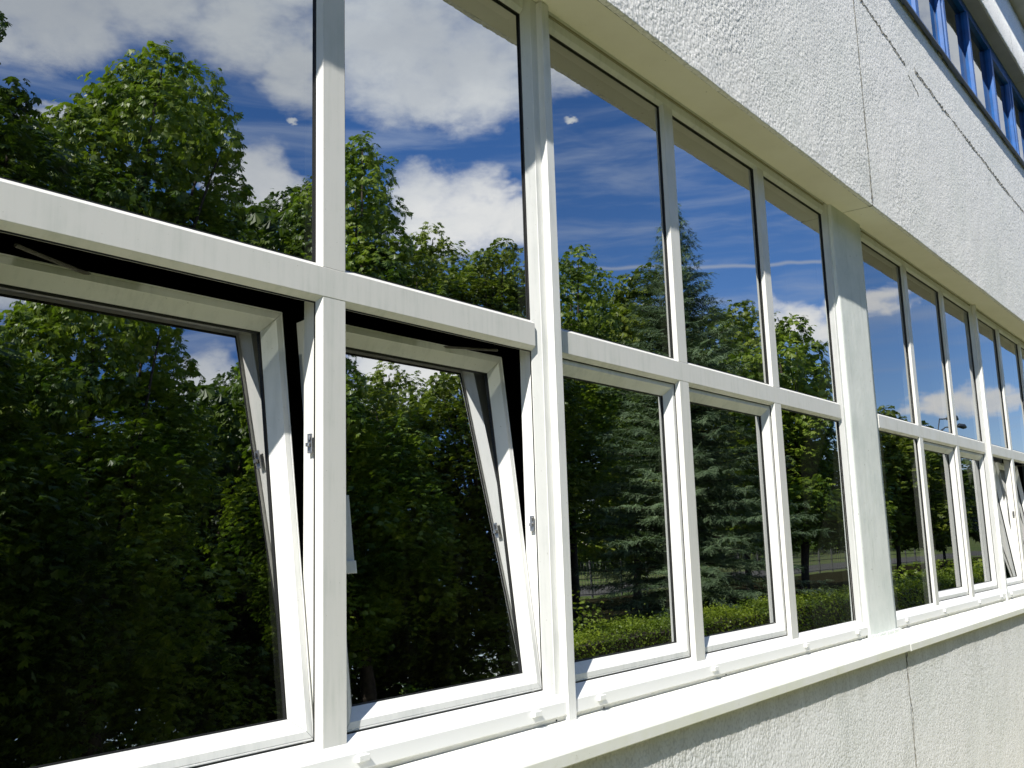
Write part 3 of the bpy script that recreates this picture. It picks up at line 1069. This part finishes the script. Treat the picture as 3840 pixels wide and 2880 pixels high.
TREES = [
 ([(4.82, -8.61, 5.4, 0.33), (4.74, -9.01, 5.29, 0.4), (4.31, -8.78, 4.78, 0.3), (5.54, -9.09, 5.51, 0.45), (5.94, -9.12, 5.29, 0.37), (4.64, -8.38, 4.52, 0.6), (5.53, -8.31, 4.48, 0.3), (6.0, -9.4, 4.46, 0.55), (4.63, -8.64, 3.87, 0.6), (5.83, -8.6, 3.88, 0.36),
   (3.78, -8.87, 4.35, 0.32), (3.2, -8.22, 3.78, 0.33), (3.92, -8.67, 4.02, 0.47), (3.54, -8.23, 3.28, 0.49), (3.17, -8.43, 3.34, 0.43), (3.76, -7.82, 3.13, 0.39)], 'leaf', 'tallest broadleaf tree in the glass, crown rising against grey cloud', 1.25, 240),
 ([(2.35, -7.1, 3.67, 0.17), (2.32, -7.35, 3.44, 0.27), (1.87, -6.98, 3.35, 0.33), (2.08, -7.22, 2.77, 0.48), (2.03, -7.14, 4.35, 0.2), (1.6, -6.48, 3.61, 0.22)], 'leaf_d', 'dark broadleaf tree reflected at the left edge of the nearest window', .9, 230),
 ([(10.6, -13.42, 6.23, 0.39), (9.69, -13.12, 5.64, 0.4), (9.68, -12.6, 5.05, 0.6), (10.11, -12.11, 5.32, 0.48), (11.56, -13.61, 6.89, 0.33), (10.67, -12.91, 4.87, 0.73)], 'leaf_d', 'dark tree set back, between the tallest tree and the narrow one', 1.3, 200),
 ([(8.95, -9.24, 5.81, 0.3), (9.43, -9.46, 5.58, 0.4), (8.8, -9.24, 4.9, 0.59), (9.75, -9.51, 4.98, 0.38), (9.18, -8.82, 4.15, 0.36), (8.85, -9.35, 4.23, 0.59), (8.8, -8.88, 3.51, 0.58)], 'leaf', 'narrow broadleaf tree reflected just right of the first slim mullion', 1.0, 240),
 ([(12.7, -11.11, 5.57, 0.34), (13.0, -11.02, 5.12, 0.52), (10.84, -9.85, 4.2, 0.5), (11.45, -9.91, 3.8, 0.69)], 'leaf_y', 'yellowish broadleaf tree under the white heap cloud', 1.1, 220),
 ([(11.83, -8.58, 4.58, 0.29), (12.7, -9.57, 4.52, 0.58), (12.89, -8.87, 4.24, 0.44), (12.39, -9.12, 3.65, 0.74)], 'leaf_y', 'low broadleaf tree reflected left of the wide joint between the windows', 1.1, 220),
 ([(15.82, -9.67, 5.4, 0.43), (16.86, -9.97, 5.13, 0.51), (15.62, -9.79, 4.43, 0.81), (16.63, -9.74, 4.17, 0.47), (16.24, -10.08, 3.53, 0.83)], 'leaf', 'rounded broadleaf tree left of the spruce', 1.2, 200),
 ([(24.91, -13.11, 7.44, 0.53), (25.13, -13.68, 6.82, 0.67), (23.72, -13.28, 5.69, 0.78), (26.07, -13.73, 6.05, 0.91)], 'leaf_y', 'light green tree peeping from behind the left side of the spruce', 1.8, 130),
 ([(35.42, -14.64, 8.43, 0.68), (38.07, -14.9, 8.41, 0.83), (33.22, -14.28, 7.25, 0.89), (33.0, -13.31, 5.98, 1.04)], 'leaf_y', 'light green tree behind the right side of the spruce', 2.2, 110),
 ([(31.86, -11.0, 6.65, 0.55), (33.53, -11.15, 6.0, 0.67), (30.41, -11.06, 5.32, 0.94), (33.39, -10.56, 5.12, 0.53), (31.77, -10.78, 4.29, 1.06), (30.89, -10.02, 3.31, 0.77)], 'leaf', 'round crowned tree reflected beside the pillar', 1.8, 130),
 ([(39.82, -10.43, 4.16, 0.48), (37.34, -10.06, 3.32, 0.61), (38.66, -9.65, 3.47, 0.53), (33.78+4, -9.33, 2.48, 0.8)], 'leaf_y', 'low tree reflected right of the pillar', 1.8, 120),
 ([(50.45, -12.03, 4.6, 0.36), (49.02, -12.25, 3.94, 0.67), (46.34, -10.79, 3.41, 0.54)], 'leaf_d', 'far dark tree under the street lamp', 2.0, 100),
]
for i, (lo, m_, lab, spr, dn) in enumerate(TREES):
    tree(lo, M[m_], lab, 100 + i, spread=spr, dens=dn * (6.0 if i < 7 else 3.4), size=.094 if i < 7 else .19)
for i, (x, y) in enumerate([(-2.2, -9.3), (1.0, -10.6), (-6.0, -9.6), (5.6, -12.6), (8.2, -11.6), (11.6, -12.6)]):  # unseen and back-row trees added to shade the lower crowns of the row
    rg = np.random.default_rng(500 + i)
    zt_ = 4.6 if i < 3 else 2.9
    lo = [(x + rg.uniform(-1.2, 1.2), y + rg.uniform(-.8, .8), zt_ + rg.uniform(-.5, 1.6), rg.uniform(.8, 1.15)) for _ in range(10)]
    tree(lo, M['leaf_d'], ['broad dark tree of the row, left of the nearest window', 'second dark tree of the row, left of the nearest window', 'leftmost dark tree of the row', 'dark tree filling the gap behind the tallest tree', 'dark tree close behind the narrow tree', 'dark tree behind the yellowish trees'][i], 510 + i, spread=1.9, dens=260, size=.19)
# more of the same row further along, hardly seen
xx = 54
for i in range(4):
    rg = np.random.default_rng(300 + i)
    x = xx + i * 9
    lo = [(x + rg.uniform(-1, 1), -13 + rg.uniform(-1, 1), 1.4 + rg.uniform(0, 1.2), rg.uniform(.9, 1.3)) for _ in range(6)]
    tree(lo, M['leaf_d'], ['first', 'second', 'third', 'fourth'][i] + ' of the far trees in the row past the lamp', 310 + i, spread=2.2, dens=160, size=.4)


# blue-green spruce
def spruce(x, y, H, R_, label):
    rg = np.random.default_rng(77)
    t = empty('spruce_tree', (x, y, GZ), label, 'tree')
    mb = MB()
    mb.tube([(0, 0, -.05), (0.03, 0, H * .5), (0, 0, H)], [.13, .07, .008], 8)
    # twig unit: a flat frond of needle tufts, pointing +y
    Vt, Ft = [], []
    for s_ in np.linspace(.1, 1.0, 5):
        for sd in (-1, 1):
            l = .42 * (1.05 - s_ * .7); k = len(Vt)
            ax, ay = sd * l * .72, s_ + l * .62
            Vt += [(0, s_ - .05, 0), (ax * .55 + .02 * sd, s_ + .1, .018), (ax, ay, -.05), (ax * .4, s_ + l * .5, .0)]
            Ft.append((k, k + 1, k + 2, k + 3))
    k = len(Vt)
    Vt += [(-.03, .7, 0), (.03, .7, 0), (.015, 1.18, -.02), (-.015, 1.18, -.02)]; Ft.append((k, k + 1, k + 2, k + 3))
    Vt = np.array(Vt, dtype=np.float32); Ft = np.array(Ft, dtype=np.int32)
    P_, X_, Y_, Z_, Sz = [], [], [], [], []
    z = .9
    while z < H - .08:
        f = z / H
        rr = R_ * (1 - f) ** .95 * (1 if f > .08 else .9)
        nb = int(9 + 6 * (1 - f))
        a0 = rg.uniform(0, 6.28)
        for j in range(nb):
            a = a0 + 2 * math.pi * j / nb + rg.normal(0, .13)
            L_ = rr * rg.uniform(.62, 1.10) + .10
            dirh = np.array([math.cos(a), math.sin(a), 0])
            rise = .38 * f * L_ - .17 * L_ * (1 - f)
            n = max(3, int(L_ / .082))
            zz = z + rg.normal(0, .045)
            for q in range(n):
                u_ = (q + 1) / n
                p = dirh * L_ * u_ + np.array([0, 0, zz + rise * u_ + .03 * math.sin(u_ * 9 + j)])
                for sd in (-1, 0, 1):
                    if sd == 0 and q < n - 1 and rg.random() < .5: continue
                    ang = a + sd * rg.uniform(.5, 1.0)
                    yv = np.array([math.cos(ang), math.sin(ang), rg.normal(-.12, .22)])
                    s_ = (.30 * (1 - u_ * .45) * min(1, .35 + L_ / 1.2)) * rg.uniform(.75, 1.15)
                    P_.append(p); Y_.append(yv); Sz.append(s_)
                    Z_.append(np.array([rg.normal(0, .5), rg.normal(0, .5), 1.0]))
                # short twigs hanging under the bough
                if u_ > .2:
                    ang = a + rg.normal(0, 1.0)
                    P_.append(p); Y_.append(np.array([math.cos(ang) * .75, math.sin(ang) * .75, -.62])); Sz.append(.17 * rg.uniform(.7, 1.2)); Z_.append(np.array([math.cos(ang), math.sin(ang), .8]))
            if j % 2 == 0 and L_ > .5:
                e = dirh * L_ * .9
                mb.tube([(0, 0, zz), (e[0] * .5, e[1] * .5, zz + rise * .5 - .05), (e[0], e[1], zz + rise * .9)], [.018, .012, .004], 4)
        z += .13 + .15 * (1 - f)
    # leader
    for q in range(30):
        ang = rg.uniform(0, 6.28); P_.append(np.array([0, 0, H - .5 + .55 * q / 30])); Y_.append(np.array([math.cos(ang) * .6, math.sin(ang) * .6, .9])); Sz.append(.16 - .003 * q); Z_.append(np.array([math.cos(ang), math.sin(ang), .6]))
    P_ = np.array(P_); Y = np.array(Y_); Z = np.array(Z_); Sz = np.array(Sz)
    Y /= np.linalg.norm(Y, axis=1)[:, None]
    Z -= (Z * Y).sum(1)[:, None] * Y; Z /= np.linalg.norm(Z, axis=1)[:, None]
    X = np.cross(Y, Z)
    V = P_[:, None, :] + Sz[:, None, None] * (Vt[None, :, 0:1] * X[:, None, :] + Vt[None, :, 1:2] * Y[:, None, :] + Vt[None, :, 2:3] * Z[:, None, :])
    F = Ft[None] + (np.arange(len(P_)) * len(Vt))[:, None, None]
    mesh_np('foliage', V.reshape(-1, 3), F.reshape(-1, 4), M['needle'], t)
    mb.build('trunk', M['bark'], t, smooth=True)
    return t


spruce(14.35, -6.45, 8.36, 2.75, 'blue green spruce with layered drooping boughs, standing just beyond the hedge')


# clipped hedge
def hedge(x0, x1, y0, y1, h, label, seed, n):
    rg = np.random.default_rng(seed)
    cx = (x0 + x1) / 2
    t = empty('hedge', (cx, (y0 + y1) / 2, GZ), label, 'hedge')
    x = x0 + (x1 - x0) * rg.random(n) ** 1.6
    side = rg.random(n)
    y = np.where(side < .55, rg.uniform(y0, y1, n), np.where(rg.random(n) < .75, y1, y0) + rg.normal(0, .03, n))
    wob = .045 * np.sin(x * 3.1) + .03 * np.sin(x * 7.7 + 1) + .02 * np.sin(x * 17)
    z = np.where(side < .55, h + wob + rg.normal(0, .035, n), rg.uniform(.3, h, n))
    up = rg.random(n) < .015
    z = np.where(up & (side < .55), z + rg.uniform(.03, .16, n), z)
    pos = np.stack([x - cx, y - (y0 + y1) / 2, z], 1)
    nr = rg.normal(0, .6, (n, 3)) + np.where(side[:, None] < .55, np.array([0, 0, 1.0]), np.array([0, .8, .4]))
    u = np.array([(0, 0, 0), (.35, .5, -.06), (0, 1, -.1), (-.35, .5, -.06)], dtype=np.float32)
    U = u
    Fu = np.arange(4).reshape(1, 4)
    V, F = scatter(U, Fu, pos, nr, rg.uniform(.017, .034, n) * (1 + (x - x0) / 22), rg)
    mesh_np('foliage', V, F, M['hedge'], t)
    MB().box(x0 - cx, x1 - cx, -(y1 - y0) / 2 + .06, (y1 - y0) / 2 - .06, 0, h - .07).build('inner_twigs', M['bark'], t)
    return t


hedge(2.0, 34.0, -4.6, -3.95, 1.02, 'long clipped hedge with fresh green top running past the spruce', 21, 100000)
# ragged shrub at the hedge's near end
rg = np.random.default_rng(9)
t = empty('shrub', (8.3, -5.0, GZ), 'bright leafy shrub rising behind the hedge, left of the spruce', 'shrub')
crown('foliage', [(8.3, -5.0, GZ + 1.0, .42), (8.7, -5.1, GZ + 1.15, .33), (8.0, -4.9, GZ + .85, .4), (8.5, -5.0, GZ + .6, .5)], M['hedge'], t, rg, 900, .05, (8.3, -5.0, GZ))
MB().tube([(0, 0, 0), (.05, 0, .8)], [.03, .01], 6).build('stem', M['bark'], t)
# wilder bushes reflected right of the pillar
for i, (x, y, s_) in enumerate([(24.5, -6.0, .75), (27.5, -6.6, .9), (31.0, -6.3, .85), (35.0, -6.8, 1.0)]):
    rg = np.random.default_rng(400 + i)
    t = empty('shrub', (x, y, GZ), ['first', 'second', 'third', 'fourth'][i] + ' of the loose shrubs reflected right of the pillar', 'shrub', 'loose shrubs along the lawn')
    crown('foliage', [(x + rg.uniform(-1.1, 1.1), y + rg.uniform(-.4, .4), GZ + .3 + rg.uniform(.2, .8) * s_, .45 * s_) for _ in range(8)], M['hedge'], t, rg, 260, .10, (x, y, GZ))
    MB().tube([(0, 0, 0), (.05, 0, .8)], [.04, .01], 6).build('stem', M['bark'], t)

# grass tufts on the lawn near the windows
# mesh fence along the road
fen = empty('mesh_fence', (25, -19.5, GZ), 'dark wire fence on thin posts in front of the pale road', 'fence')
for i in range(34):
    x = -25 + i * 2.2 - 0
    MB().box(x - .03, x + .03, -.03, .03, 0, 1.45).build('fence_post', M['fence'], fen)
for z in (.15, .75, 1.38):
    MB().box(-25, 49, -.012, .012, z - .015, z + .015).build('fence_rail', M['fence'], fen)
mb = MB()
for i in range(330):
    x = -25 + i * .2
    mb.box(x - .006, x + .006, -.006, .006, .15, 1.38)
o = mb.build('fence_wire', M['fence'], fen); o['kind'] = 'stuff'

# far belt of trees and bushes over the road
rg = np.random.default_rng(55)
lo = []
for i in range(170):
    x = rg.uniform(-60, 150); lo.append((x, -46 + rg.uniform(-5, 5), GZ + rg.uniform(.6, 3.6 + 1.2 * math.sin(x * .2)), rg.uniform(1.4, 2.6)))
o = crown('far_tree_belt', lo, M['leaf_d'], None, rg, 16, .75, (0, 0, 0))
o['kind'] = 'stuff'; o['label'] = 'far belt of dark trees beyond the road'

# street lamp with two arms
lx, ly = 56.3, -13.0
lamp = empty('street_lamp', (lx, ly, GZ), 'dark street lamp with two curved arms over the far trees', 'street lamp')
mb = MB().tube([(0, 0, 0), (0, 0, 6.6), (.02, 0, 7.4)], [.11, .07, .05], 10)
mb.build('pole', M['lampm'], lamp, smooth=True)
for (ax, ay, az_) in ((1.5, .55, 8.55), (2.2, .9, 8.1)):
    pts = [(0, 0, 6.9), (.15, .05, 7.6), (ax * .45, ay * .45, az_ - .05), (ax * .8, ay * .8, az_)]
    MB().tube(pts, [.05, .045, .04, .04], 8).build('arm', M['lampm'], lamp, smooth=True)
    v = Vector((ax, ay, 0)).normalized()
    e = Vector((ax * .8, ay * .8, az_))
    MB().tube([e, e + v * .15 + Vector((0, 0, .02)), e + v * .6 + Vector((0, 0, .0)), e + v * .85 + Vector((0, 0, -.06))], [.05, .13, .15, .05], 8).build('lamp_head', M['lampm'], lamp, smooth=True)
